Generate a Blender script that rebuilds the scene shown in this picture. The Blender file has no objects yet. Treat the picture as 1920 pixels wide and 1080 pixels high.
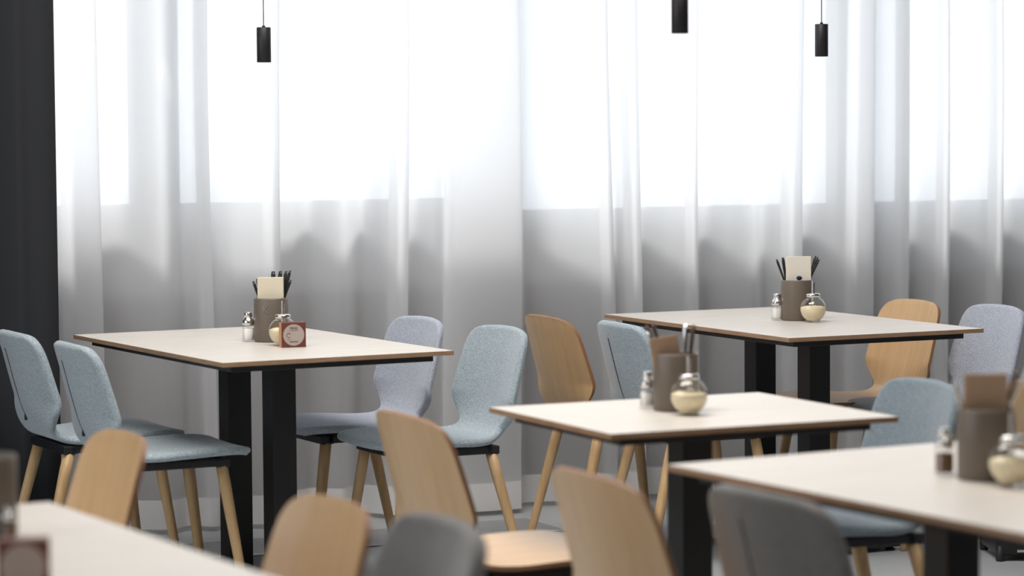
import bpy, bmesh, math, random
from mathutils import Vector, Matrix, Euler

# ------------------------------------------------------------------ camera
scene = bpy.context.scene
C = scene.collection
F_PX, CAM_H = 5265.0, 1.44
PITCH, ROLL = math.atan((540 - 209.9) / F_PX), 0.0071
cam_data = bpy.data.cameras.new('camera')
cam = bpy.data.objects.new('camera', cam_data)
C.objects.link(cam)
scene.camera = cam
cam_data.sensor_width = 36.0
cam_data.lens = 36.0 * F_PX / 1920.0
cam_data.clip_end = 200
cam.matrix_world = (Matrix.Translation((0, 0, CAM_H)) @ Matrix.Rotation(math.pi / 2 - PITCH, 4, 'X')
                    @ Matrix.Rotation(-ROLL, 4, 'Z'))
cam_data.dof.use_dof = True
cam_data.dof.focus_distance = 9.0
cam_data.dof.aperture_fstop = 2.9

# ------------------------------------------------------------------ world, sun, added fill lights, exposure
TH = 0.417                                   # direction of the window wall
WD = Vector((math.cos(TH), math.sin(TH), 0))  # along the wall, to the right
WN = Vector((-math.sin(TH), math.cos(TH), 0))  # out of the room
W0 = Vector((0, 10.27, 0))


def W(s, n, z):
    """s metres along the window wall, n metres outwards, z up"""
    return W0 + WD * s + WN * n + Vector((0, 0, z))


world = bpy.data.worlds.new('sky')
scene.world = world
world.use_nodes = True
wn = world.node_tree.nodes
bg = wn['Background']
bg.inputs['Color'].default_value = (0.87, 0.935, 1.0, 1)
bg.inputs['Strength'].default_value = 1.05

sun_data = bpy.data.lights.new('sun', 'SUN')
sun_data.energy = 1.4
sun_data.angle = math.radians(12)
sun_data.color = (1.0, 0.98, 0.95)
sun = bpy.data.objects.new('sun', sun_data)
C.objects.link(sun)
sun_dir = (-WN * 0.62 + WD * 0.22 + Vector((0, 0, -0.75))).normalized()
sun.rotation_euler = sun_dir.to_track_quat('-Z', 'Y').to_euler()

for i, (s, n, e) in enumerate([(-1.9, -3.0, 125), (-1.5, -7.5, 35)]):  # unseen fill lights under the ceiling, added to brighten tables and chairs
    ld = bpy.data.lights.new('added_fill_light', 'AREA')
    ld.energy = e
    ld.shape = 'RECTANGLE'
    ld.size, ld.size_y = 3.5, 1.6
    ld.color = (1.0, 0.97, 0.94)
    lo = bpy.data.objects.new('added_fill_light', ld)
    C.objects.link(lo)
    lo.location = W(s, n, 4.5)

scene.view_settings.view_transform = 'Standard'
scene.view_settings.look = 'None'
scene.view_settings.gamma = 1
scene.view_settings.use_curve_mapping = False
scene.view_settings.exposure = 0.82
scene.cycles.max_bounces = 14
scene.cycles.transparent_max_bounces = 24
scene.cycles.transmission_bounces = 10
scene.cycles.sample_clamp_indirect = 6
scene.cycles.use_denoising = True


# ------------------------------------------------------------------ materials
def nodes_of(m):
    m.use_nodes = True
    return m.node_tree.nodes, m.node_tree.links


def plain(name, col, rough=0.5, metal=0.0, spec=0.5, coat=0.0):
    m = bpy.data.materials.new(name)
    N, L = nodes_of(m)
    b = N['Principled BSDF']
    b.inputs['Base Color'].default_value = (*col, 1)
    b.inputs['Roughness'].default_value = rough
    b.inputs['Metallic'].default_value = metal
    b.inputs['Specular IOR Level'].default_value = spec
    b.inputs['Coat Weight'].default_value = coat
    return m


def wood(name, a, b_, scale=(1, 1, 14), rough=0.42, nscale=6.0, spec=0.5, axis_mix=0.5):
    m = plain(name, a, rough, spec=spec)
    N, L = nodes_of(m)
    b = N['Principled BSDF']
    tc = N.new('ShaderNodeTexCoord')
    mp = N.new('ShaderNodeMapping')
    mp.inputs['Scale'].default_value = scale
    nz = N.new('ShaderNodeTexNoise')
    nz.inputs['Scale'].default_value = nscale
    nz.inputs['Detail'].default_value = 6
    nz.inputs['Roughness'].default_value = 0.6
    cr = N.new('ShaderNodeValToRGB')
    cr.color_ramp.elements[0].position = 0.3
    cr.color_ramp.elements[0].color = (*a, 1)
    cr.color_ramp.elements[1].position = 0.72
    cr.color_ramp.elements[1].color = (*b_, 1)
    L.new(tc.outputs['Object'], mp.inputs['Vector'])
    L.new(mp.outputs[0], nz.inputs['Vector'])
    L.new(nz.outputs['Fac'], cr.inputs['Fac'])
    L.new(cr.outputs[0], b.inputs['Base Color'])
    return m


def fabric(name, a, b_, bump=0.25):
    m = plain(name, a, 0.95, spec=0.15)
    N, L = nodes_of(m)
    b = N['Principled BSDF']
    b.inputs['Sheen Weight'].default_value = 0.35
    b.inputs['Sheen Roughness'].default_value = 0.5
    tc = N.new('ShaderNodeTexCoord')
    mp = N.new('ShaderNodeMapping')
    mp.inputs['Scale'].default_value = (90, 90, 260)
    nz = N.new('ShaderNodeTexNoise')
    nz.inputs['Scale'].default_value = 1.6
    nz.inputs['Detail'].default_value = 4
    n2 = N.new('ShaderNodeTexNoise')
    n2.inputs['Scale'].default_value = 420
    mx = N.new('ShaderNodeMath')
    mx.operation = 'ADD'
    cr = N.new('ShaderNodeValToRGB')
    cr.color_ramp.elements[0].position = 0.75
    cr.color_ramp.elements[0].color = (*a, 1)
    cr.color_ramp.elements[1].position = 1.25 / 1.0 if False else 1.0
    cr.color_ramp.elements[1].color = (*b_, 1)
    bp = N.new('ShaderNodeBump')
    bp.inputs['Strength'].default_value = bump
    bp.inputs['Distance'].default_value = 0.002
    L.new(tc.outputs['Object'], mp.inputs['Vector'])
    L.new(tc.outputs['Object'], n2.inputs['Vector'])
    L.new(mp.outputs[0], nz.inputs['Vector'])
    L.new(nz.outputs['Fac'], mx.inputs[0])
    L.new(n2.outputs['Fac'], mx.inputs[1])
    sc = N.new('ShaderNodeMath')
    sc.operation = 'MULTIPLY'
    sc.inputs[1].default_value = 0.88
    L.new(mx.outputs[0], sc.inputs[0])
    L.new(sc.outputs[0], cr.inputs['Fac'])
    L.new(sc.outputs[0], bp.inputs['Height'])
    L.new(cr.outputs[0], b.inputs['Base Color'])
    L.new(bp.outputs[0], b.inputs['Normal'])
    return m


def glass(name, col=(1, 1, 1), rough=0.02):
    """thin clear glass: sharp reflection over a see-through body"""
    m = bpy.data.materials.new(name)
    N, L = nodes_of(m)
    out = N['Material Output']
    N.remove(N['Principled BSDF'])
    g = N.new('ShaderNodeBsdfGlossy')
    g.inputs['Roughness'].default_value = rough
    t = N.new('ShaderNodeBsdfTransparent')
    t.inputs['Color'].default_value = (*col, 1)
    fr = N.new('ShaderNodeLayerWeight')
    fr.inputs['Blend'].default_value = 0.5
    pw = N.new('ShaderNodeMath')
    pw.operation = 'POWER'
    pw.inputs[1].default_value = 4.0
    ad = N.new('ShaderNodeMath')
    ad.operation = 'MULTIPLY_ADD'
    ad.inputs[1].default_value = 0.92
    ad.inputs[2].default_value = 0.10
    mx = N.new('ShaderNodeMixShader')
    L.new(fr.outputs['Facing'], pw.inputs[0])
    L.new(pw.outputs[0], ad.inputs[0])
    L.new(ad.outputs[0], mx.inputs[0])
    L.new(t.outputs[0], mx.inputs[1])
    L.new(g.outputs[0], mx.inputs[2])
    L.new(mx.outputs[0], out.inputs['Surface'])
    return m


def sheer(name, col, see, trans):
    m = bpy.data.materials.new(name)
    N, L = nodes_of(m)
    out = N['Material Output']
    N.remove(N['Principled BSDF'])
    d = N.new('ShaderNodeBsdfDiffuse')
    d.inputs['Color'].default_value = (*col, 1)
    tl = N.new('ShaderNodeBsdfTranslucent')
    tl.inputs['Color'].default_value = (*col, 1)
    tp = N.new('ShaderNodeBsdfTransparent')
    a = N.new('ShaderNodeMixShader')
    a.inputs[0].default_value = trans
    b = N.new('ShaderNodeMixShader')
    b.inputs[0].default_value = see
    L.new(d.outputs[0], a.inputs[1])
    L.new(tl.outputs[0], a.inputs[2])
    L.new(a.outputs[0], b.inputs[1])
    L.new(tp.outputs[0], b.inputs[2])
    L.new(b.outputs[0], out.inputs['Surface'])
    return m


M = {}
M['oak'] = wood('oak_veneer', (0.60, 0.365, 0.170), (0.70, 0.455, 0.235), scale=(16, 2.0, 1.2), nscale=3.0, rough=0.38)
b_ = M['oak'].node_tree.nodes['Principled BSDF']
b_.inputs['Coat Weight'].default_value = 0.35
b_.inputs['Coat Roughness'].default_value = 0.24
M['oak_edge'] = plain('plywood_edge', (0.26, 0.125, 0.06), 0.6)
M['leg'] = wood('leg_wood', (0.50, 0.31, 0.145), (0.62, 0.41, 0.21), scale=(14, 14, 1.2), nscale=4.0, rough=0.45)
M['blue'] = fabric('blue_grey_fabric', (0.25, 0.305, 0.335), (0.44, 0.50, 0.53))
M['lilac'] = fabric('lilac_grey_fabric', (0.31, 0.335, 0.40), (0.50, 0.525, 0.59))
M['grey'] = fabric('warm_grey_fabric', (0.13, 0.118, 0.110), (0.21, 0.198, 0.187))
M['slate'] = fabric('slate_fabric', (0.14, 0.18, 0.21), (0.24, 0.29, 0.32))
M['zip'] = plain('zip_black', (0.012, 0.014, 0.018), 0.6)
M['black'] = plain('black_powder_coat', (0.014, 0.014, 0.015), 0.42, spec=0.4)
M['frame'] = plain('black_frame', (0.016, 0.016, 0.018), 0.45, spec=0.4)
M['top'] = wood('table_laminate', (0.60, 0.545, 0.48), (0.68, 0.625, 0.56), scale=(2.2, 22, 1), nscale=2.0, rough=0.42, spec=0.55)
M['top_edge'] = wood('table_edge', (0.27, 0.155, 0.085), (0.40, 0.25, 0.15), scale=(3, 3, 30), nscale=5, rough=0.55)
M['pot'] = plain('taupe_ceramic', (0.150, 0.118, 0.090), 0.42, spec=0.5)
M['pot_mark'] = plain('taupe_relief', (0.24, 0.20, 0.16), 0.35)
M['napkin'] = plain('cream_paper', (0.74, 0.66, 0.50), 0.9, spec=0.1)
M['white_paper'] = plain('white_paper', (0.80, 0.74, 0.64), 0.85, spec=0.1)
M['kraft'] = plain('kraft_paper', (0.37, 0.25, 0.165), 0.9, spec=0.1)
M['ink'] = plain('dark_blue_ink', (0.03, 0.04, 0.10), 0.8)
M['steel'] = plain('brushed_steel', (0.75, 0.73, 0.70), 0.22, metal=1.0)
M['handle'] = plain('black_cutlery_handle', (0.018, 0.016, 0.016), 0.3)
M['brown_handle'] = plain('brown_cutlery_handle', (0.07, 0.035, 0.02), 0.35)
M['glass'] = glass('clear_glass')
M['sugar'] = plain('sugar', (0.82, 0.70, 0.46), 0.9, spec=0.2)
M['salt'] = plain('salt', (0.80, 0.76, 0.70), 0.9, spec=0.2)
M['pepper'] = plain('pepper', (0.20, 0.11, 0.06), 0.9, spec=0.2)
M['cube'] = plain('dark_red_brown_card', (0.13, 0.035, 0.020), 0.55)
M['cube_side'] = plain('orange_wood_side', (0.60, 0.30, 0.12), 0.55)
M['label'] = plain('greige_label', (0.42, 0.34, 0.30), 0.7)
M['label_ink'] = plain('label_ink', (0.10, 0.06, 0.05), 0.8)
M['lamp'] = plain('matt_black_lamp', (0.018, 0.016, 0.016), 0.45, spec=0.4)
M['lamp_rim'] = plain('lamp_inner', (0.55, 0.55, 0.55), 0.4)
M['sheer'] = sheer('sheer_white_curtain', (0.95, 0.95, 0.955), 0.165, 0.82)
M['hem'] = sheer('sheer_double_hem', (0.93, 0.92, 0.91), 0.05, 0.5)
M['drape'] = plain('charcoal_drape', (0.030, 0.031, 0.034), 0.95, spec=0.2)
M['wall'] = plain('grey_wall_panel', (0.20, 0.19, 0.185), 0.8)
M['spandrel'] = plain('window_frame_grey', (0.50, 0.51, 0.52), 0.5)
M['frame_grey'] = plain('window_mullion_grey', (0.30, 0.31, 0.32), 0.5)
M['white_trim'] = plain('white_rail', (0.75, 0.73, 0.70), 0.5)
M['ceiling'] = plain('ceiling_grey', (0.30, 0.30, 0.30), 0.9)
M['room_wall'] = plain('room_wall_dark', (0.16, 0.155, 0.15), 0.9)
M['dark_wall'] = plain('left_wall_dark', (0.05, 0.05, 0.055), 0.9)
M['handle_white'] = plain('window_handle_white', (0.85, 0.85, 0.84), 0.4)
M['slot'] = plain('vent_slot_black', (0.01, 0.01, 0.01), 0.8)
M['alu'] = plain('vent_aluminium', (0.70, 0.70, 0.70), 0.4, metal=0.6)
M['rubber'] = plain('black_rubber', (0.012, 0.012, 0.012), 0.6)

# polished screed floor
mf = plain('screed_floor', (0.30, 0.31, 0.31), 0.36, spec=0.5)
N, L = nodes_of(mf)
tc = N.new('ShaderNodeTexCoord')
nz = N.new('ShaderNodeTexNoise')
nz.inputs['Scale'].default_value = 2.2
nz.inputs['Detail'].default_value = 8
cr = N.new('ShaderNodeValToRGB')
cr.color_ramp.elements[0].position = 0.3
cr.color_ramp.elements[0].color = (0.38, 0.395, 0.40, 1)
cr.color_ramp.elements[1].position = 0.75
cr.color_ramp.elements[1].color = (0.48, 0.49, 0.495, 1)
L.new(tc.outputs['Object'], nz.inputs['Vector'])
L.new(nz.outputs['Fac'], cr.inputs['Fac'])
L.new(cr.outputs[0], N['Principled BSDF'].inputs['Base Color'])
M['floor'] = mf


# ------------------------------------------------------------------ helpers
def obj(name, bm, mats, parent=None, smooth=True, angle=None):
    me = bpy.data.meshes.new(name)
    bm.normal_update()
    bm.to_mesh(me)
    bm.free()
    for m in (mats if isinstance(mats, (list, tuple)) else [mats]):
        me.materials.append(m)
    if smooth:
        me.shade_smooth()
        if angle:
            me.set_sharp_from_angle(angle=math.radians(angle))
    o = bpy.data.objects.new(name, me)
    C.objects.link(o)
    o.parent = parent
    return o


def tag(o, label, cat, group=None):
    o['label'] = label
    o['category'] = cat
    if group:
        o['group'] = group
    return o


def thing(name, label, cat, loc=(0, 0, 0), rz=0.0, group=None):
    o = bpy.data.objects.new(name, None)
    C.objects.link(o)
    o.empty_display_size = 0.1
    o.location = loc
    o.rotation_euler = (0, 0, rz)
    return tag(o, label, cat, group)


def struct(o):
    o['kind'] = 'structure'
    return o


def copy_tree(o, parent=None):
    c = o.copy()
    C.objects.link(c)
    c.parent = parent
    for ch in list(o.children):
        copy_tree(ch, c)
    return c


def box(bm, lo, hi, bev=0.0, mat=0, mtx=None):
    x0, y0, z0 = lo
    x1, y1, z1 = hi
    vs = [bm.verts.new(v) for v in ((x0, y0, z0), (x1, y0, z0), (x1, y1, z0), (x0, y1, z0),
                                    (x0, y0, z1), (x1, y0, z1), (x1, y1, z1), (x0, y1, z1))]
    fs = [bm.faces.new([vs[i] for i in f]) for f in
          ((3, 2, 1, 0), (4, 5, 6, 7), (0, 1, 5, 4), (1, 2, 6, 5), (2, 3, 7, 6), (3, 0, 4, 7))]
    for f in fs:
        f.material_index = mat
    geom = vs
    if bev:
        es = {e for f in fs for e in f.edges}
        r = bmesh.ops.bevel(bm, geom=list(es), offset=bev, segments=2, affect='EDGES', profile=0.6)
        geom = list({v for f in r['faces'] for v in f.verts} | {v for v in vs if v.is_valid})
    if mtx is not None:
        bmesh.ops.transform(bm, matrix=mtx, verts=geom)
    return fs


def lathe(bm, prof, seg=32, mat=0, cap=True, mtx=None):
    rings = []
    for r, z in prof:
        ring = []
        for i in range(seg):
            a = 2 * math.pi * i / seg
            v = Vector((r * math.cos(a), r * math.sin(a), z))
            if mtx is not None:
                v = mtx @ v
            ring.append(bm.verts.new(v))
        rings.append(ring)
    for a, b in zip(rings, rings[1:]):
        for i in range(seg):
            f = bm.faces.new((a[i], a[(i + 1) % seg], b[(i + 1) % seg], b[i]))
            f.material_index = mat
    if cap:
        for ring, rev in ((rings[0], True), (rings[-1], False)):
            f = bm.faces.new(ring[::-1] if rev else ring)
            f.material_index = mat


def rod(bm, a, b, r0, r1, seg=16, mat=0, power=2.0):
    """tapering bar from a to b with softly squared section"""
    a, b = Vector(a), Vector(b)
    d = b - a
    q = d.to_track_quat('Z', 'Y').to_matrix()
    q = Matrix((q.col[0], q.col[1], q.col[2])).transposed()
    rings = []
    n = 6
    for k in range(n + 1):
        t = k / n
        r = r0 + (r1 - r0) * t
        if k in (0, n):
            r *= 0.93
        ring = []
        for i in range(seg):
            an = 2 * math.pi * i / seg
            ca, sa = math.cos(an), math.sin(an)
            rr = r / (abs(ca) ** power + abs(sa) ** power) ** (1 / power)
            ring.append(bm.verts.new(a + d * t + q @ Vector((rr * ca, rr * sa, 0))))
        rings.append(ring)
    for u, v in zip(rings, rings[1:]):
        for i in range(seg):
            f = bm.faces.new((u[i], u[(i + 1) % seg], v[(i + 1) % seg], v[i]))
            f.material_index = mat
    bm.faces.new(rings[0][::-1]).material_index = mat
    bm.faces.new(rings[-1]).material_index = mat


def unproject(px, py, z):
    """floor plan point seen at pixel (px, py) of the 1920x1080 frame, at height z"""
    x, y = px - 960, py - 540
    c, s = math.cos(ROLL), math.sin(ROLL)
    x, y = c * x - s * y, s * x + c * y
    fw = F_PX * math.cos(PITCH) - y * math.sin(PITCH)
    dn = F_PX * math.sin(PITCH) + y * math.cos(PITCH)
    k = (CAM_H - z) / dn
    return Vector((x * k, fw * k, z))


# ------------------------------------------------------------------ the room
ROOM_N = -13.5
ROOM_L, ROOM_R = -6.2, 6.4
CEIL = 4.6


def wall_box(name, s0, s1, n0, n1, z0, z1, mat, parent=None, bev=0.0):
    bm = bmesh.new()
    box(bm, (s0, n0, z0), (s1, n1, z1), bev)
    o = obj(name, bm, mat, parent, smooth=False)
    if parent is None:
        o.location = W0
        o.rotation_euler = (0, 0, TH)
    return o


struct(wall_box('floor', ROOM_L - .2, ROOM_R + .2, ROOM_N - .2, 0.0, -0.1, 0.0, M['floor']))
struct(wall_box('ceiling', ROOM_L - .2, ROOM_R + .2, ROOM_N - .2, 0.2, CEIL, CEIL + .1, M['ceiling']))
# unseen window opening added to the left wall, for side light on chairs
bm = bmesh.new()
LW0, LW1, LZ0, LZ1 = -6.5, -1.0, .6, 4.0
box(bm, (ROOM_L - .2, ROOM_N, 0), (ROOM_L, LW0, CEIL))
box(bm, (ROOM_L - .2, LW1, 0), (ROOM_L, 0, CEIL))
box(bm, (ROOM_L - .2, LW0, 0), (ROOM_L, LW1, LZ0))
box(bm, (ROOM_L - .2, LW0, LZ1), (ROOM_L, LW1, CEIL))
o = struct(obj('wall_left', bm, M['dark_wall'], None, smooth=False))
o.location, o.rotation_euler = W0, (0, 0, TH)
bm = bmesh.new()
for k in range(5):
    y = LW0 + (LW1 - LW0 - .06) * k / 4
    box(bm, (ROOM_L - .14, y, LZ0), (ROOM_L - .06, y + .06, LZ1), .004)
o = struct(obj('window_6', bm, M['frame_grey'], None, smooth=False))  # bars of the added opening
o.location, o.rotation_euler = W0, (0, 0, TH)
struct(wall_box('wall_right', ROOM_R, ROOM_R + .2, ROOM_N, 0.0, 0, CEIL, M['room_wall']))
struct(wall_box('wall_back', ROOM_L - .2, ROOM_R + .2, ROOM_N - .2, ROOM_N, 0, CEIL, M['room_wall']))
# parapet under the windows, then the windows
struct(wall_box('wall_front', ROOM_L - .2, ROOM_R + .2, 0.0, 0.2, -0.1, 0.80, M['wall']))
struct(wall_box('baseboard_front', ROOM_L, ROOM_R, -0.022, 0.0, 0.0, 0.03, M['white_trim'], bev=0.004))
struct(wall_box('trim_1', ROOM_L - .2, ROOM_R + .2, 0.0, 0.2, 4.30, CEIL, M['frame_grey']))


def window(idx, s0, s1, zb, post_l, post_r, handle=False):
    e = bpy.data.objects.new('window_%d' % idx, None)
    C.objects.link(e)
    e.location = W0
    e.rotation_euler = (0, 0, TH)
    struct(e)
    bm = bmesh.new()
    box(bm, (s0, 0.02, 0.80), (s1, 0.10, zb), 0.004)
    obj('window_sill', bm, M['spandrel'], e, smooth=False)
    bm = bmesh.new()
    if post_l:
        box(bm, (s0, 0.01, zb), (s0 + post_l, 0.10, 4.30), 0.004)
    if post_r:
        box(bm, (s1 - post_r, 0.01, zb), (s1, 0.10, 4.30), 0.004)
    box(bm, (s0 + post_l, 0.02, 4.22), (s1 - post_r, 0.09, 4.30), 0.004)
    fr = obj('window_frame', bm, M['frame_grey'], e, smooth=False)
    bm = bmesh.new()
    box(bm, (s0 + post_l, 0.05, zb), (s1 - post_r, 0.056, 4.22))
    obj('window_pane', bm, M['glass'], e, smooth=False)
    if handle:
        hs = s0 + 0.065
        bm = bmesh.new()
        box(bm, (hs - .016, -0.004, 1.555), (hs + .016, 0.010, 1.625), 0.003)
        rod(bm, (hs, -0.002, 1.60), (hs, -0.045, 1.60), 0.010, 0.010)
        rod(bm, (hs, -0.045, 1.61), (hs + .016, -0.05, 1.485), 0.0125, 0.010)
        obj('window_handle', bm, M['handle_white'], fr)
    return e


window(1, -2.9, -1.385, 1.13, 0.06, 0.03)
struct(wall_box('wall_front', ROOM_L - .2, -2.9, 0.0, 0.2, 0.80, 4.30, M['dark_wall']))
window(2, -1.385, -0.02, 1.13, 0.13, 0.05, handle=True)
window(3, -0.02, 1.43, 1.08, 0.035, 0.05)
window(4, 1.43, 2.60, 1.08, 0.09, 0.06)
window(5, 2.60, ROOM_R, 1.08, 0.06, 0.08)

# ------------------------------------------------------------------ curtains
def k_to_s(px, n=-0.14):
    """distance along the wall of the fold that stands at this bearing, n metres in front of it"""
    k = (px - 960) / F_PX
    base = W0 + WN * n
    t = (k * base.y - base.x) / (WD.x - k * WD.y)
    return t


def smooth_path(pts, step=0.008):
    out = []
    P = [Vector((p[0], p[1], 0)) for p in pts]
    for i in range(len(P) - 1):
        p0, p1, p2, p3 = P[max(i - 1, 0)], P[i], P[i + 1], P[min(i + 2, len(P) - 1)]
        n = max(3, int((p2 - p1).length / step))
        for j in range(n):
            t = j / n
            m1 = (p2 - p0) * 0.5
            m2 = (p3 - p1) * 0.5
            lim = (p2 - p1).length * 1.1
            if m1.length > lim:
                m1 = m1.normalized() * lim
            if m2.length > lim:
                m2 = m2.normalized() * lim
            h = (2 * t**3 - 3 * t**2 + 1) * p1 + (t**3 - 2 * t**2 + t) * m1 + (-2 * t**3 + 3 * t**2) * p2 + (t**3 - t**2) * m2
            out.append((h.x, h.y))
    out.append((P[-1].x, P[-1].y))
    return out


# folds: 'f' a, b = cloth doubled back between bearings a and b; 'p' x, n = plain point
FOLDS = [('p', 20, -.15), ('p', 95, -.17), ('f', 118, 186, -.19, -.11), ('p', 240, -.10), ('p', 300, -.17), ('p', 345, -.12),
         ('f', 372, 393, -.18, -.13), ('p', 430, -.17), ('f', 497, 522, -.19, -.12), ('p', 560, -.10), ('p', 598, -.075),
         ('p', 645, -.15), ('p', 695, -.075), ('f', 732, 757, -.20, -.12), ('p', 786, -.09), ('p', 812, -.13),
         ('f', 826, 964, -.21, -.15), ('p', 1000, -.075), ('p', 1050, -.12), ('f', 1119, 1137, -.19, -.13),
         ('p', 1155, -.12), ('f', 1168, 1191, -.20, -.13), ('p', 1215, -.08), ('p', 1255, -.14), ('f', 1290, 1306, -.19, -.13),
         ('p', 1343, -.075), ('p', 1375, -.12), ('p', 1410, -.17), ('p', 1440, -.13), ('f', 1468, 1496, -.20, -.13),
         ('p', 1530, -.08), ('p', 1566, -.14), ('f', 1585, 1626, -.20, -.14), ('p', 1650, -.12), ('f', 1676, 1692, -.19, -.13),
         ('p', 1725, -.10), ('f', 1752, 1768, -.19, -.13), ('p', 1800, -.08), ('p', 1835, -.13), ('f', 1852, 1868, -.20, -.13),
         ('p', 1905, -.09), ('p', 1950, -.16), ('p', 2000, -.10), ('f', 2040, 2062, -.20, -.13), ('p', 2110, -.09), ('p', 2170, -.16),
         ('p', 2240, -.09), ('p', 2330, -.16), ('p', 2420, -.10)]
pts = []
for f in FOLDS:
    if f[0] == 'p':
        pts.append((k_to_s(f[1]), f[2]))
    else:
        a, b = k_to_s(f[1]), k_to_s(f[2])
        _, _, _, nf, nb = f
        # forwards along the front, turn, run back behind, turn, and on
        pts += [(a + (b - a) * .15, nf), (b - .004, nf + .004), (b, nf + .016), (b - .006, nf + .026),
                (a + .008, nb - .022), (a, nb - .012), (a + .006, nb - .004), (b + .004, nb + .004)]
path = smooth_path(pts)
# the cloth goes on to the left, behind the drape, as plain waves
lead = []
s_ = ROOM_L + .15
while s_ < path[0][0] - .02:
    lead.append((s_, -.13 - .035 * math.sin(s_ * 10)))
    s_ += .015
path = lead + path
# the right part beyond the frame continues as plain waves
s_end = path[-1][0]
k = 0
while s_end < ROOM_R - .15:
    s_end += .012
    k += 1
    path.append((s_end, -.13 - .035 * math.sin(k * .12)))


def curtain(name, path, z0, z1, nz_, mat, parent=None, amp=1.0, off=0.0):
    bm = bmesh.new()
    rows = []
    for j in range(nz_ + 1):
        z = z0 + (z1 - z0) * j / nz_
        row = []
        low = max(0.0, 1 - z / 1.6)
        for (s, n) in path:
            ds = 0.010 * math.sin(s * 3.1 + z * 1.7) * amp + 0.014 * low * math.sin(s * 5.0 + 1.0)
            # the wide fold leans to the left on its way down
            ds -= 0.035 * low * math.exp(-((s - 0.0) / 0.10) ** 2)
            dn = 0.012 * math.sin(s * 9 + z * 2.3 + math.sin(z * 3)) * low
            dn += -0.03 * low * math.exp(-((s + 0.02) / 0.35) ** 2)
            row.append(bm.verts.new((s + ds, n + dn + off, z)))
        rows.append(row)
    for a, b in zip(rows, rows[1:]):
        for i in range(len(a) - 1):
            bm.faces.new((a[i], a[i + 1], b[i + 1], b[i]))
    o = obj(name, bm, mat, parent)
    return o


t = thing('sheer_curtain', 'long translucent white curtain hanging in soft folds across the whole window front', 'curtain',
          loc=W0, rz=TH)
curtain('curtain_cloth', path, 0.118, CEIL - .06, 36, M['sheer'], t)
h = curtain('curtain_hem', path, 0.018, 0.118, 3, M['hem'], t)
h['label'] = 'doubled hem band, more opaque'
bm = bmesh.new()
box(bm, (path[0][0], -.17, CEIL - .06), (ROOM_R - .1, -.10, CEIL), .003)
obj('curtain_track', bm, M['alu'], t, smooth=False)

# charcoal drape on the left
dp = []
s_r = k_to_s(104, -.34)
ss = -3.4
i = 0
while ss < s_r - .13:
    dp.append((ss, -.36 + (.045 if i % 2 else -.045)))
    ss += .105
    i += 1
dp += [(s_r - .10, -.40), (s_r - .045, -.405), (s_r - .008, -.385), (s_r, -.35), (s_r - .01, -.30), (s_r - .04, -.27)]
t = thing('drape', 'heavy charcoal drape at the left edge, beside the white curtain', 'curtain', loc=W0, rz=TH)
bm = bmesh.new()
pp = smooth_path(dp, .012)
rows = []
for j in range(9):
    z = .015 + (CEIL - .07) * j / 8
    rows.append([bm.verts.new((s, n, z)) for s, n in pp])
for a, b in zip(rows, rows[1:]):
    for i in range(len(a) - 1):
        bm.faces.new((a[i], a[i + 1], b[i + 1], b[i]))
o = obj('drape_cloth', bm, M['drape'], t)
md = o.modifiers.new('thick', 'SOLIDIFY')
md.thickness = .004
bm = bmesh.new()
box(bm, (-3.45, -.39, CEIL - .055), (s_r, -.33, CEIL), .003)
obj('drape_track', bm, M['alu'], t, smooth=False)

# floor convector grille
g0 = unproject(989, 972.5, 0)
gv = thing('floor_grille', 'floor ventilation grille with narrow dark slots, in front of the white curtain', 'vent',
           loc=g0, rz=TH + .03)
bm = bmesh.new()
box(bm, (-1.35, -.34, .0005), (0, 0, .003))
obj('grille_tray', bm, M['slot'], gv, smooth=False)
bm = bmesh.new()
box(bm, (-1.35, -.34, .001), (-1.335, 0, .006))
box(bm, (-.015, -.34, .001), (0, 0, .006))
box(bm, (-1.335, -.34, .001), (-.015, -.33, .006))
box(bm, (-1.335, -.01, .001), (-.015, 0, .006))
obj('grille_frame', bm, M['alu'], gv, smooth=False)
for i in range(17):
    bm = bmesh.new()
    y = -.325 + i * .019
    box(bm, (-1.335, y, .001), (-.015, y + .009, .0055))
    obj('slat', bm, M['alu'], gv, smooth=False)

# ------------------------------------------------------------------ chairs
CP = [(.235, .434, .150), (.226, .443, .178), (.19, .449, .200), (.12, .450, .212), (.03, .447, .216), (-.06, .444, .205),
      (-.12, .446, .175), (-.155, .455, .150), (-.180, .475, .147), (-.197, .505, .178), (-.210, .540, .207),
      (-.222, .580, .211), (-.238, .640, .207), (-.253, .700, .2005), (-.264, .740, .190), (-.270, .766, .165),
      (-.2735, .779, .120)]


def cr_eval(u):
    P = CP
    i = min(int(u), len(P) - 2)
    f = u - i
    p0, p1, p2, p3 = P[max(i - 1, 0)], P[i], P[i + 1], P[min(i + 2, len(P) - 1)]
    return [.5 * ((2 * b) + (-a + c) * f + (2 * a - 5 * b + 4 * c - d) * f * f + (-a + 3 * b - 3 * c + d) * f**3)
            for a, b, c, d in zip(p0, p1, p2, p3)]


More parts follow.
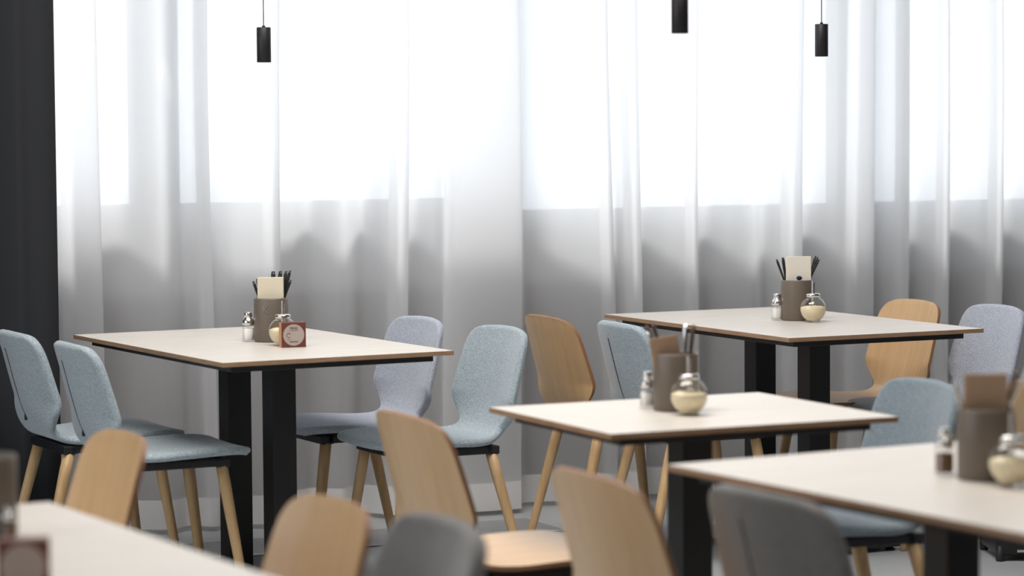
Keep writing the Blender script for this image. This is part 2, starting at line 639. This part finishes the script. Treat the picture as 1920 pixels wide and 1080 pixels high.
def shell_part(u0, u1, nrow, H, soft, open0, open1):
    """one part of the moulded shell. soft = padded with rounded rim, else plywood with a flat rim"""
    bm = bmesh.new()
    SA = 22
    if soft:
        svals = [math.sin(math.pi / 2 * (2 * i / SA - 1)) for i in range(SA + 1)]
    else:
        svals = [2 * i / SA - 1 for i in range(SA + 1)]
    top, bot = [], []
    rows = []
    us = [u0 + (u1 - u0) * i / nrow for i in range(nrow + 1)]
    if not open1:   # refine the end
        us = us[:-2] + [u1 - (u1 - us[-3]) * f for f in (.75, .5, .3, .15, .05, 0)]
    if not open0:
        us = [u0 + (us[2] - u0) * f for f in (0, .05, .15, .3, .5, .75)] + us[2:]
    cs = [cr_eval(u) for u in us]
    arc = [0]
    for a, b in zip(cs, cs[1:]):
        arc.append(arc[-1] + math.hypot(b[0] - a[0], b[1] - a[1]))
    for idx, (u, (y, z, w)) in enumerate(zip(us, cs)):
        e = 1e-3
        y1_, z1_, _ = cr_eval(max(0, u - e))
        y2_, z2_, _ = cr_eval(min(len(CP) - 1, u + e))
        l = math.hypot(y2_ - y1_, z2_ - z1_) or 1
        ny, nz2 = (z2_ - z1_) / l, -(y2_ - y1_) / l
        hb = H
        if soft:
            for dist, op in ((arc[idx], open0), (arc[-1] - arc[idx], open1)):
                if not op and dist < H * 1.4:
                    q = 1 - dist / (H * 1.4)
                    hb = min(hb, H * math.sqrt(max(0, 1 - q * q)) + .0008)
        kb = min(1, max(0, (z - .465) / .1))        # backrest curvature
        ks = min(1, max(0, (y + .12) / .12)) * (1 - kb) if z < .47 else 0
        tr, br = [], []
        for s in svals:
            a = abs(s)
            if soft:
                r_ = a * w / .211
                c = kb * (.010 * r_ * r_ + .034 * max(0, r_ - .20) ** 1.15)
            else:
                c = kb * .036 * (a * w / .211) ** 2
            cz = ks * .004 * a * a - .005 * a * a * min(1, max(0, (z - .62) / .15))
            h_ = hb
            if soft:
                s0 = 1 - 1.3 * H / w
                if a > s0:
                    q = (a - s0) / (1 - s0)
                    h_ = hb * math.sqrt(max(0, 1 - q * q)) + .0006
            px, py, pz = s * w, y + c, z + cz
            tr.append(bm.verts.new((px, py + ny * h_, pz + nz2 * h_)))
            br.append(bm.verts.new((px, py - ny * h_, pz - nz2 * h_)))
        top.append(tr)
        bot.append(br)
    n = len(svals)
    for a, b in zip(top, top[1:]):
        for i in range(n - 1):
            bm.faces.new((a[i], b[i], b[i + 1], a[i + 1]))
    for a, b in zip(bot, bot[1:]):
        for i in range(n - 1):
            bm.faces.new((a[i], a[i + 1], b[i + 1], b[i]))
    rim = 0 if soft else 1
    for k_ in range(len(top) - 1):
        f = bm.faces.new((top[k_][0], bot[k_][0], bot[k_ + 1][0], top[k_ + 1][0]))
        f.material_index = rim
        f = bm.faces.new((top[k_][-1], top[k_ + 1][-1], bot[k_ + 1][-1], bot[k_][-1]))
        f.material_index = rim
    if not open0:
        for i in range(n - 1):
            bm.faces.new((top[0][i], top[0][i + 1], bot[0][i + 1], bot[0][i])).material_index = rim
    if not open1:
        for i in range(n - 1):
            bm.faces.new((top[-1][i], bot[-1][i], bot[-1][i + 1], top[-1][i + 1])).material_index = rim
    bmesh.ops.recalc_face_normals(bm, faces=bm.faces)
    return bm


SPLIT = 8.0
LAST = len(CP) - 1.0
MESH = {}


def chair_meshes(kind):
    if kind in MESH:
        return MESH[kind]
    soft = kind != 'oak'
    H = .0125 if soft else .0055
    mats = M[kind] if soft else [M['oak'], M['oak_edge']]
    d = {}
    for nm, u0, u1, nr, o0, o1 in (('seat', 0.0, SPLIT, 34, False, True), ('backrest', SPLIT, LAST, 34, True, False)):
        o = obj(nm, shell_part(u0, u1, nr, H, soft, o0, o1), mats, None, angle=None if soft else 50)
        d[nm] = o.data
        bpy.data.objects.remove(o)
    MESH[kind] = d
    return d


def common_chair_meshes():
    if 'c' in MESH:
        return MESH['c']
    d = {}
    bm = bmesh.new()
    # black mounting frame under the seat: two cross bars and a centre plate
    for y in (.15, -.135):
        box(bm, (-.168, y - .022, .404), (.168, y + .022, .430), .004)
    for x in (-.15, .15):
        box(bm, (x - .018, -.135, .406), (x + .018, .15, .430), .004)
    box(bm, (-.09, -.12, .420), (.09, .13, .434), .003)
    o = obj('seat_frame', bm, M['frame'], None, smooth=False)
    d['seat_frame'] = o.data
    bpy.data.objects.remove(o)
    legs = []
    for x, y, fx, fy in ((.15, .15, .185, .21), (-.15, .15, -.185, .21), (.15, -.135, .185, -.24), (-.15, -.135, -.185, -.24)):
        bm = bmesh.new()
        rod(bm, (fx, fy, .0), (x, y, .408), .0125, .0180, power=2.6)
        o = obj('leg', bm, M['leg'], None)
        legs.append(o.data)
        bpy.data.objects.remove(o)
    d['legs'] = legs
    # closed zip on the outside of the back
    bm = bmesh.new()
    s = -.20
    prev = None
    pts_ = []
    for i in range(25):
        u = 9.2 + (13.6 - 9.2) * i / 24
        y, z, w = cr_eval(u)
        c = .003
        pts_.append(Vector((s * w * (1.1 - .25 * (1 - i / 24)), y - .0130 + c, z - .003)))
    for a, b in zip(pts_, pts_[1:]):
        rod(bm, a, b, .0030, .0030, seg=6)
    rod(bm, pts_[0] + Vector((0, -.002, -.012)), pts_[0] + Vector((0, -.002, .012)), .0055, .0045, seg=8)
    o = obj('zip', bm, M['zip'], None)
    d['zip'] = o.data
    bpy.data.objects.remove(o)
    MESH['c'] = d
    return d


def link(name, me, parent):
    o = bpy.data.objects.new(name, me)
    C.objects.link(o)
    o.parent = parent
    return o


def chair(kind, x, y, yaw, label, name=None, scale=1.0):
    soft = kind != 'oak'
    e = thing('upholstered_chair' if soft else 'wooden_chair', label, 'chair', (x, y, 0), yaw)
    e.scale = (scale,) * 3
    sm, cm = chair_meshes(kind), common_chair_meshes()
    link('seat', sm['seat'], e)
    b = link('backrest', sm['backrest'], e)
    if soft:
        link('zip', cm['zip'], b)
    link('seat_frame', cm['seat_frame'], e)
    for l in cm['legs']:
        link('leg', l, e)
    return e


YR = -(math.pi / 2 - .45)      # facing right, away
YL = YR + math.pi              # facing left, towards us
D2 = math.pi / 180
chair('blue', -1.309, 8.746, YR + 1.5 * D2, 'blue-grey fabric chair at the far left, against the charcoal drape, seen from behind')
chair('blue', -1.06, 8.288, YR + .5 * D2, 'blue-grey fabric chair seen from behind, the nearer one left of the back left table')
chair('lilac', -.522, 8.97, YL + 1.1 * D2, 'lilac-grey fabric chair partly hidden by the right corner of the back left table')
chair('blue', -.256, 8.554, YL + 1.0 * D2, 'pale blue fabric chair fully in view just right of the back left table')
chair('oak', .341, 9.221, YR - 1.7 * D2, 'light wooden chair seen from behind, beside the blue chair at the back right table')
chair('blue', .571, 8.923, YR - 4.1 * D2, 'blue chair with black zip seen from behind, left of the back right table')
chair('oak', 1.164, 9.62, YL - 3.2 * D2, 'pale wooden chair facing us behind the right corner of the back right table')
chair('lilac', 1.404, 9.354, YL - 4.9 * D2, 'lilac-blue fabric chair at the right picture edge beside the back right table')
chair('oak', -.010, 6.288, YR, 'wooden chair with a white-shining seat, seen from behind, left of the small middle table')
chair('slate', .774, 6.751, YL - 5.3 * D2, 'slate blue fabric chair at the right end of the small middle table')
chair('oak', .373, 5.243, YR - .5 * D2, 'large wooden chair seen from behind in the foreground, left of the front right table')
chair('grey', .657, 5.004, YR + 3.0 * D2, 'grey fabric chair seen from behind, tucked under the front right table')
chair('oak', -1.042, 5.706, YL - .8 * D2, 'wooden chair overlapping the blue seat at left, behind the white front table corner')
chair('oak', -.536, 4.667, YL - .5 * D2, 'wooden chair low in the foreground beside the front left table')
chair('grey', -.350, 4.225, YL - 4 * D2, 'dark grey fabric chair at the bottom edge of the picture, between wooden chairs', scale=1.04)
chair('oak', 1.518, 6.838, YR - 6.6 * D2, 'wooden chair at the right picture edge behind the brown cutlery pot')
chair('oak', 1.19, 5.64, YL, 'wooden chair outside the right edge, one leg showing below the front right table')

# ------------------------------------------------------------------ tables
TOP_Z, TT = .74, .013


def table(name, label, cx, cy, th, w, l, cols, base, group=None):
    """w along the long direction (local Y), l across (local X)"""
    e = thing(name, label, 'table', (cx, cy, 0), th, group)
    bm = bmesh.new()
    fs = box(bm, (-l / 2, -w / 2, TOP_Z - TT), (l / 2, w / 2, TOP_Z), .0)
    for f in fs:
        f.material_index = 0 if f.normal.z > .5 else 1
    bm.normal_update()
    for f in bm.faces:
        f.material_index = 0 if abs(f.normal.z) > .5 else 1
    obj('tabletop', bm, [M['top'], M['top_edge']], e, smooth=False)
    ins, bw, bh = .045, .04, .020
    bm = bmesh.new()
    z1 = TOP_Z - TT
    z0 = z1 - bh
    box(bm, (-l / 2 + ins, -w / 2 + ins, z0), (l / 2 - ins, -w / 2 + ins + bw, z1), .002)
    box(bm, (-l / 2 + ins, w / 2 - ins - bw, z0), (l / 2 - ins, w / 2 - ins, z1), .002)
    box(bm, (-l / 2 + ins, -w / 2 + ins + bw, z0), (-l / 2 + ins + bw, w / 2 - ins - bw, z1), .002)
    box(bm, (l / 2 - ins - bw, -w / 2 + ins + bw, z0), (l / 2 - ins, w / 2 - ins - bw, z1), .002)
    box(bm, (-l / 2 + ins + bw, -.05, z0 + .002), (l / 2 - ins - bw, .05, z1), .002)
    if len(cols) > 1:
        box(bm, (-.05, -w / 2 + ins + bw, z0 + .002), (.05, w / 2 - ins - bw, z1), .002)
    obj('underframe', bm, M['frame'], e, smooth=False)
    for (x, y) in cols:
        bm = bmesh.new()
        box(bm, (x - .039, y - .039, .024), (x + .039, y + .039, z0 + .004), .003)
        obj('column', bm, M['black'], e, smooth=False)
    bx, by = base
    bm = bmesh.new()
    box(bm, (-bx, -by, .014), (bx, by, .024), .003)
    obj('base_plate', bm, M['black'], e, smooth=False)
    for sx in (-1, 1):
        for sy in (-1, 1):
            bm = bmesh.new()
            lathe(bm, [(.016, 0), (.018, .004), (.010, .008), (.010, .0145)], 12,
                  mtx=Matrix.Translation((sx * (bx - .03), sy * (by - .03), 0)))
            obj('glide', bm, M['rubber'], e)
    return e


two = [(0, .168), (0, -.168)]
table('dining_table', 'back left table with pale top on two black columns, carrying a full menu cube',
      -.787, 8.589, .505, 1.21, .736, two, (.24, .33))
table('dining_table', 'back right table by the curtain with a pale wood top on two black columns',
      .911, 9.304, .459, 1.20, .728, two, (.24, .33))
table('dining_table', 'small middle table, the squarer one, with a single black column', .4116, 6.51, .437, .636, .736,
      [(0, 0)], (.22, .22))
# front right and front left tables
thD = .518
e1, e2 = Vector((math.cos(thD), math.sin(thD), 0)), Vector((-math.sin(thD), math.cos(thD), 0))
Lc = unproject(1251, 871, TOP_Z)
cD = Lc + e1 * .368 - e2 * .60
table('dining_table', 'front right table cut by the picture edge, its wood top greyish white', cD.x, cD.y, thD, 1.20, .736,
      two, (.24, .33))
thE = .515
f1, f2 = Vector((math.cos(thE), math.sin(thE), 0)), Vector((-math.sin(thE), math.cos(thE), 0))
Fc = unproject(92, 941, TOP_Z)
cE = Fc - f1 * .368 - f2 * .60
table('dining_table', 'blurred white tabletop in the bottom left corner of the picture', cE.x, cE.y, thE, 1.20, .736,
      two, (.24, .33))

# ------------------------------------------------------------------ things on the tables
def pot(px, py, label, dx=0.0, r=.053, h=.135):
    p = unproject(px, py, TOP_Z)
    e = thing('cutlery_pot', label, 'pot', (p.x, p.y, TOP_Z), 0, None)
    bm = bmesh.new()
    lathe(bm, [(r - .006, 0.0), (r - .002, .001), (r, .004), (r, h - .003), (r - .001, h - .001), (r - .003, h),
               (r - .005, h - .001), (r - .006, h - .004), (r - .006, .008), (.002, .007)], 48)
    obj('pot_body', bm, M['pot'], e, angle=60)
    e.rotation_euler = (0, 0, 0)
    return e, p


def text_mesh(body, size, parent, mat, loc, rot, extrude=.0004):
    cu = bpy.data.curves.new('lettering', 'FONT')
    cu.body = body
    cu.size = size
    cu.extrude = extrude
    cu.align_x = 'CENTER'
    cu.align_y = 'CENTER'
    to = bpy.data.objects.new('lettering', cu)
    C.objects.link(to)
    bpy.context.view_layer.update()
    me = bpy.data.meshes.new_from_object(to)
    bpy.data.objects.remove(to)
    me.materials.clear()
    me.materials.append(mat)
    o = bpy.data.objects.new('lettering', me)
    C.objects.link(o)
    o.parent = parent
    o.location = loc
    o.rotation_euler = rot
    return o


def cutlery(p, name, label, lean_x, lean_y, ox, oy, top, hm, group, kind='knife', roll_=0.0):
    """a piece of cutlery leaning in the pot, handle up: its foot stands on the pot floor"""
    # rest against the inside of the rim, not through it
    rim = Vector((ox + lean_x * .125, oy + lean_y * .125))
    if rim.length > .0425:
        back = rim.normalized() * (rim.length - .0425)
        ox, oy = ox - back.x, oy - back.y
    e = thing(name, label, 'cutlery', (p.x + ox, p.y + oy, TOP_Z + .010), 0, group)
    d = Vector((lean_x, lean_y, 1)).normalized()
    e.rotation_mode = 'QUATERNION'
    e.rotation_quaternion = d.to_track_quat('Z', 'Y')
    Lh = .095
    bm = bmesh.new()
    n = 8
    rows = []
    for i in range(n + 1):
        t_ = i / n
        z = top - Lh + Lh * t_
        w = .0045 + .003 * t_ if i < n else .0055
        th_ = .0032 + .0012 * t_ if i < n else .003
        ring = [bm.verts.new((w * math.cos(a) * 1.0, th_ * math.sin(a), z)) for a in [2 * math.pi * q / 12 for q in range(12)]]
        rows.append(ring)
    for a, b in zip(rows, rows[1:]):
        for q in range(12):
            bm.faces.new((a[q], a[(q + 1) % 12], b[(q + 1) % 12], b[q]))
    bm.faces.new(rows[0][::-1])
    bm.faces.new(rows[-1])
    obj('cutlery_handle', bm, hm, e)
    bm = bmesh.new()
    if kind == 'knife':
        box(bm, (-.008, -.0008, .002), (.007, .0008, top - Lh), .0006)
    else:
        box(bm, (-.002, -.001, .045), (.002, .001, top - Lh + .002), .0005)
        box(bm, (-.010, -.001, .030), (.010, .001, .045), .0005)
        for q in range(4):
            x = -.010 + q * .0058
            box(bm, (x, -.0008, .002), (x + .0026, .0008, .030), .0004)
    obj('blade' if kind == 'knife' else 'fork_head', bm, M['steel'], e, smooth=False)
    return e


def napkins(p, label, w, h, mat, name='napkin_stack', ox=0, oy=0, rz=.0, thick=.02, tilt=0.0, zb=.0, mark=False):
    e = thing(name, label, 'napkin', (p.x + ox, p.y + oy, TOP_Z + .010), rz)
    e.rotation_euler = (0, tilt, rz)
    bm = bmesh.new()
    n = 5
    for i in range(n):
        y0 = -thick / 2 + thick * i / n
        dz = .0025 * ((i * 7) % 3)
        box(bm, (-w / 2 + .001 * (i % 2), y0 + .0004, zb), (w / 2 - .001 * ((i + 1) % 2), y0 + thick / n - .0004, h - dz), .001)
    obj('folded_paper', bm, mat, e, smooth=False)
    if mark:
        bm = bmesh.new()
        lathe(bm, [(.0095, 0), (.0095, .0008)], 24,
              mtx=Matrix.Translation((0, -thick / 2 - .0002, h - .071)) @ Matrix.Rotation(math.pi / 2, 4, 'X') @ Matrix.Scale(.7, 4, (0, 1, 0)))
        o = obj('printed_mark', bm, M['ink'], e)
        o['label'] = 'dark blue oval mark'
    return e


def sugar_jar(px, py, label, R=.0435):
    p = unproject(px, py, TOP_Z)
    e = thing('sugar_dispenser', label, 'sugar dispenser', (p.x, p.y, TOP_Z), 0.5)
    bm = bmesh.new()
    prof = [(.018, .0), (.022, .0005), (.0235, .004)]
    zc = .004 + R * .93
    for i in range(3, 23):
        a = -math.pi / 2 + math.pi * i / 26
        r = R * math.cos(a)
        if r > .0235 or a > 0:
            if r < .021:
                break
            prof.append((r, zc + R * math.sin(a)))
    ztop = prof[-1][1]
    prof += [(.0205, ztop + .002), (.0215, ztop + .006), (.0215, ztop + .008)]
    lathe(bm, prof, 40, cap=False)
    lathe(bm, [(.002, .0005), (.018, .0)], 40, cap=False)
    obj('glass_globe', bm, M['glass'], e)
    bm = bmesh.new()
    pr = [(.001, .006), (.021, .0062)]
    for i in range(3, 26):
        a = -math.pi / 2 + math.pi * i / 26
        r = (R - .0022) * math.cos(a)
        z = zc + (R - .0022) * math.sin(a)
        if z > zc + R * .22:
            break
        if r > .021:
            pr.append((r, z))
    pr += [(pr[-1][0] * .7, pr[-1][1] + .004), (.001, pr[-1][1] + .006)]
    lathe(bm, pr, 40, cap=False)
    obj('sugar_fill', bm, M['sugar'], e)
    bm = bmesh.new()
    lathe(bm, [(.0225, ztop + .003), (.0235, ztop + .004), (.0235, ztop + .012), (.0215, ztop + .0145), (.001, ztop + .016)], 40)
    obj('screw_lid', bm, M['steel'], e, angle=50)
    bm = bmesh.new()
    zt = ztop + .050
    lathe(bm, [(.0062, ztop - .045), (.0062, zt - .004)], 20, cap=False)
    lathe(bm, [(.0045, ztop - .045), (.0045, zt - .004)], 20, cap=False)
    # slanted mouth
    segs = 20
    ra = [bm.verts.new((.0062 * math.cos(2 * math.pi * i / segs), .0062 * math.sin(2 * math.pi * i / segs), zt - .004)) for i in range(segs)]
    rb = [bm.verts.new((.0062 * math.cos(2 * math.pi * i / segs), .0062 * math.sin(2 * math.pi * i / segs),
                        zt + .002 - .006 * math.cos(2 * math.pi * i / segs))) for i in range(segs)]
    for i in range(segs):
        bm.faces.new((ra[i], ra[(i + 1) % segs], rb[(i + 1) % segs], rb[i]))
    obj('pouring_tube', bm, M['steel'], e)
    return e


def shaker(px, py, label, fill='salt', sc=1.0, rim=False):
    p = unproject(px, py, TOP_Z)
    e = thing('salt_shaker' if fill == 'salt' else 'pepper_shaker', label, 'shaker', (p.x, p.y, TOP_Z), 0)
    e.scale = (sc,) * 3
    bm = bmesh.new()
    lathe(bm, [(.001, .001), (.018, 0), (.0205, .003), (.0175, .009), (.0175, .048), (.0165, .052)], 28, cap=False)
    obj('glass_body', bm, M['glass'], e)
    bm = bmesh.new()
    lathe(bm, [(.001, .004), (.0155, .005), (.0166, .010), (.0166, .040), (.001, .041)], 24, cap=False)
    obj('shaker_fill', bm, M[fill], e)
    bm = bmesh.new()
    lathe(bm, [(.0170, .050), (.0180, .052), (.0180, .060), (.0160, .067), (.0115, .071), (.0105, .073), (.0125, .076),
               (.0125, .084), (.0105, .088), (.001, .0890)], 24)
    obj('shaker_cap', bm, M['steel'], e, angle=50)
    return e


def menu_cube(px, py, yaw, label, size=.075, depth=.035, full=True):
    p = unproject(px, py, TOP_Z)
    e = thing('menu_block', label, 'table sign', (p.x, p.y, TOP_Z), yaw)
    bm = bmesh.new()
    s = size / 2
    box(bm, (-s, 0, 0), (s, depth, size), .001)
    bm.normal_update()
    for f in bm.faces:
        if abs(f.normal.x) > .5:
            f.material_index = 1
    obj('block_body', bm, [M['cube'], M['cube_side']], e, smooth=False)
    bm = bmesh.new()
    lathe(bm, [(size * .43, 0), (size * .43, .0006)], 48,
          mtx=Matrix.Translation((0, 0, size / 2)) @ Matrix.Rotation(math.pi / 2, 4, 'X'))
    lb = obj('round_label', bm, M['label'], e, smooth=False)
    if full:
        rx = (math.pi / 2, 0, 0)
        text_mesh('MENÜ', size * .125, lb, M['label_ink'], (0, -.0008, size * .77), rx)
        # a line under the word, a small steaming cup drawing and a line of script
        bm = bmesh.new()
        box(bm, (-size * .18, -.0011, size * .678), (size * .18, -.0006, size * .688))
        box(bm, (-size * .28, -.0011, size * .315), (-size * .12, -.0006, size * .323))
        for i in range(18):
            a0, a1 = math.pi * 2 * i / 24 + .6, math.pi * 2 * (i + 1) / 24 + .6
            c_ = Vector((-size * .2, -.0009, size * .49))
            rod(bm, c_ + Vector((math.cos(a0), 0, math.sin(a0))) * size * .085,
                c_ + Vector((math.cos(a1), 0, math.sin(a1))) * size * .085, .0007, .0007, seg=5)
        for i in range(14):
            x = -size * .17 + size * .34 * i / 14
            x2 = -size * .17 + size * .34 * (i + 1) / 14
            z = size * .235 + size * .02 * math.sin(i * 2.1)
            z2 = size * .235 + size * .02 * math.sin((i + 1) * 2.1)
            rod(bm, (x, -.0009, z), (x2, -.0009, z2), .0008, .0008, seg=5)
        obj('label_drawing', bm, M['label_ink'], lb, smooth=False)
    return e


# back left table
e, p = pot(509, 640, 'taupe cutlery pot on the back left table, cream napkins standing in it')
text_mesh('K', .030, e, M['pot_mark'], (-.014, -.0521, .100), (math.pi / 2, 0, -.25), extrude=.0008)
napkins(p, 'stack of cream napkins in the pot on the back left table', .080, .188, M['napkin'], oy=-.006, rz=.05, thick=.030)
G = 'black-handled cutlery in the pot on the back left table'
for i, (lx, ly, ox, oy, tp, nm) in enumerate([(-.34, .10, -.012, .012, .185, 'fork'), (-.25, .16, -.010, .018, .188, 'fork'),
                                              (-.17, .22, -.008, .020, .186, 'knife'),
                                              (.02, .14, .000, .020, .205, 'knife'), (.10, .13, .006, .020, .207, 'knife'),
                                              (.19, .13, .010, .018, .210, 'fork'), (.27, .12, .014, .016, .215, 'knife'),
                                              (.36, .05, .014, .008, .190, 'fork')]):
    lab = ['leftmost black-handled fork leaning out of the pot on the back left table',
           'second black-handled fork from the left in the pot on the back left table',
           'dark-handled knife close to the left side of the cream napkins, back left table',
           'leftmost of the four upright black handles behind the cream napkins',
           'second from left of the four upright black handles behind the cream napkins',
           'third from left of the four upright black handles behind the cream napkins',
           'tallest black handle behind the cream napkins, right of the other three',
           'fork leaning furthest to the right out of the pot on the back left table'][i]
    cutlery(p, nm, lab, lx, ly, ox, oy, tp, M['handle'], G, nm)
shaker(466, 640, 'glass salt shaker left of the pot on the back left table', sc=1.02)
sugar_jar(531, 648, 'glass sugar dispenser half hidden by the menu cube on the back left table')
menu_cube(551, 651.5, .30, 'red-brown menu cube with a round label, on the back left table')

# back right table
e, p = pot(1494, 600, 'taupe cutlery pot on the back right table, white napkin packet in it')
napkins(p, 'white napkin packet with blue mark, in the pot on the back right table', .082, .203, M['white_paper'],
        name='napkin_packet', oy=-.010, ox=.005, rz=.06, thick=.022, mark=True)
G = 'black-handled cutlery in the pot on the back right table'
for lx, ly, ox, oy, tp, nm, lab in [
        (-.36, .02, -.012, .004, .205, 'knife', 'black handle leaning far left out of the pot on the back right table'),
        (-.13, .12, -.022, .014, .200, 'fork', 'black handle just left of the white napkin packet, mostly hidden'),
        (.30, .03, .016, .012, .212, 'knife', 'upper black handle of the three leaning right, back right table'),
        (.36, .00, .014, .004, .212, 'fork', 'middle black handle of the three leaning right, back right table'),
        (.46, -.02, .008, -.004, .212, 'knife', 'lowest black handle of the three leaning right, back right table')]:
    cutlery(p, nm, lab, lx, ly, ox, oy, tp, M['handle'], G, nm)
shaker(1457, 600, 'glass salt shaker left of the pot on the back right table')
sugar_jar(1524.5, 604, 'round glass sugar dispenser in front of the pot on the back right table')

# small middle table
e, p = pot(1267, 769, 'dark taupe cutlery pot on the small middle table, tilted kraft napkins in it')
napkins(p, 'tilted kraft-brown napkins in the pot on the small middle table', .066, .166, M['kraft'], oy=-.012, ox=-.002,
        rz=.05, thick=.018, tilt=-.17)
G = 'cutlery in the pot on the small middle table'
for lx, ly, ox, oy, tp, nm, hm, lab in [
        (-.42, .08, -.004, .006, .205, 'knife', 'brown_handle', 'brown-handled knife leaning left out of the middle table pot'),
        (-.50, .00, -.006, -.004, .195, 'knife', 'steel', 'steel knife leaning furthest left out of the middle table pot'),
        (-.30, .16, -.002, .016, .203, 'fork', 'brown_handle', 'dark fork between the leaning knives and the napkins, middle table pot'),
        (.04, .10, .018, .012, .190, 'knife', 'steel', 'steel knife upright right of the kraft napkins, middle table pot'),
        (.12, .08, .022, .012, .190, 'fork', 'brown_handle', 'dark fork upright at the right of the kraft napkins, middle table pot')]:
    cutlery(p, nm, lab, lx, ly, ox, oy, tp, M[hm], G, nm)
shaker(1214, 765, 'salt shaker with steel cap left of the pot on the small middle table', sc=.98)
sugar_jar(1292, 778, 'glass sugar dispenser in front of the pot on the small middle table')

# front right table
e, p = pot(1847, 898, 'blurred dark brown cutlery pot on the front right table')
napkins(p, 'kraft-brown napkin stack in the pot on the front right table', .080, .190, M['kraft'], oy=-.006, rz=.02, thick=.026)
G = 'cutlery in the pot on the front right table'
for lx, ly, ox, oy, tp, nm, hm, lab in [
        (-.36, .06, -.016, .004, .185, 'fork', 'steel', 'thin fork leaning left out of the front right table pot'),
        (.30, .06, .014, .006, .205, 'knife', 'brown_handle', 'dark knife handle leaning right out of the front right table pot'),
        (.52, .00, .008, .0, .235, 'knife', 'steel', 'bright steel knife leaning far right at the picture edge')]:
    cutlery(p, nm, lab, lx, ly, ox, oy, tp, M[hm], G, nm)
shaker(1771, 890, 'blurred shaker with steel cap left of the pot on the front right table', 'pepper', sc=1.02)
sugar_jar(1897, 912, 'sugar dispenser cut by the right picture edge, front right table')

# front left table
e, p = pot(-26, 1004, 'dark pot cut by the left picture edge on the front left table')
sh = shaker(16, 1010, 'small shaker beside the dark pot at the left picture edge', 'pepper', sc=.62)
menu_cube(44, 1112, .14, 'dark red menu cube cut by the bottom left picture corner', full=False, size=.078)

# ------------------------------------------------------------------ pendants
def pendant(px, py, d, label, r=.0222, h=.108):
    x, y = px - 960, py - 540
    c, s = math.cos(ROLL), math.sin(ROLL)
    x, y = c * x - s * y, s * x + c * y
    X = x / F_PX * d
    Z = CAM_H - d * (y + F_PX * math.tan(PITCH)) / (F_PX - y * math.tan(PITCH))
    e = thing('pendant_lamp', label, 'lamp', (X, d, Z), 0, 'black cylinder pendants above the tables')
    bm = bmesh.new()
    lathe(bm, [(.001, h), (r - .001, h), (r, h - .001), (r, .001), (r - .001, 0), (r - .003, .0), (r - .003, .01), (.001, .012)], 40)
    obj('lamp_shade', bm, M['lamp'], e, angle=50)
    bm = bmesh.new()
    lathe(bm, [(r - .0031, .0008), (r - .0031, .009), (.001, .011)], 32, cap=False)
    obj('lamp_reflector', bm, M['lamp_rim'], e)
    bm = bmesh.new()
    lathe(bm, [(.0016, h), (.0016, CEIL - Z - .02)], 10)
    lathe(bm, [(.006, h), (.004, h + .006)], 12)
    obj('lamp_cord', bm, M['lamp'], e)
    bm = bmesh.new()
    lathe(bm, [(.035, CEIL - Z - .025), (.035, CEIL - Z)], 24)
    obj('ceiling_rose', bm, M['lamp'], e, angle=50)
    return e


pendant(496.5, 117, 8.7, 'black cylinder pendant hanging at upper left, above the back left table')
pendant(1273.5, 63, 7.25, 'largest black pendant, cut by the top picture edge, in the middle')
pendant(1538.5, 106, 9.4, 'smallest black pendant hanging at upper right, above the back right table')

# black case on the floor, right
q = unproject(1872, 1052, 0)
e = thing('equipment_case', 'black case on stubby feet on the floor at the lower right picture edge', 'case', (q.x + .15, q.y + .10, 0), .05)
bm = bmesh.new()
box(bm, (-.165, -.11, .018), (.30, .16, .26), .02)
obj('case_body', bm, M['black'], e, smooth=False)
for x in (-.15, .28):
    for y in (-.095, .14):
        bm = bmesh.new()
        lathe(bm, [(.012, 0), (.014, .004), (.014, .05)], 14, mtx=Matrix.Translation((x, y, 0)))
        obj('foot', bm, M['rubber'], e)
bm = bmesh.new()
box(bm, (-.10, -.116, .030), (-.02, -.108, .040), .002)
obj('trim_strip', bm, M['steel'], e, smooth=False)
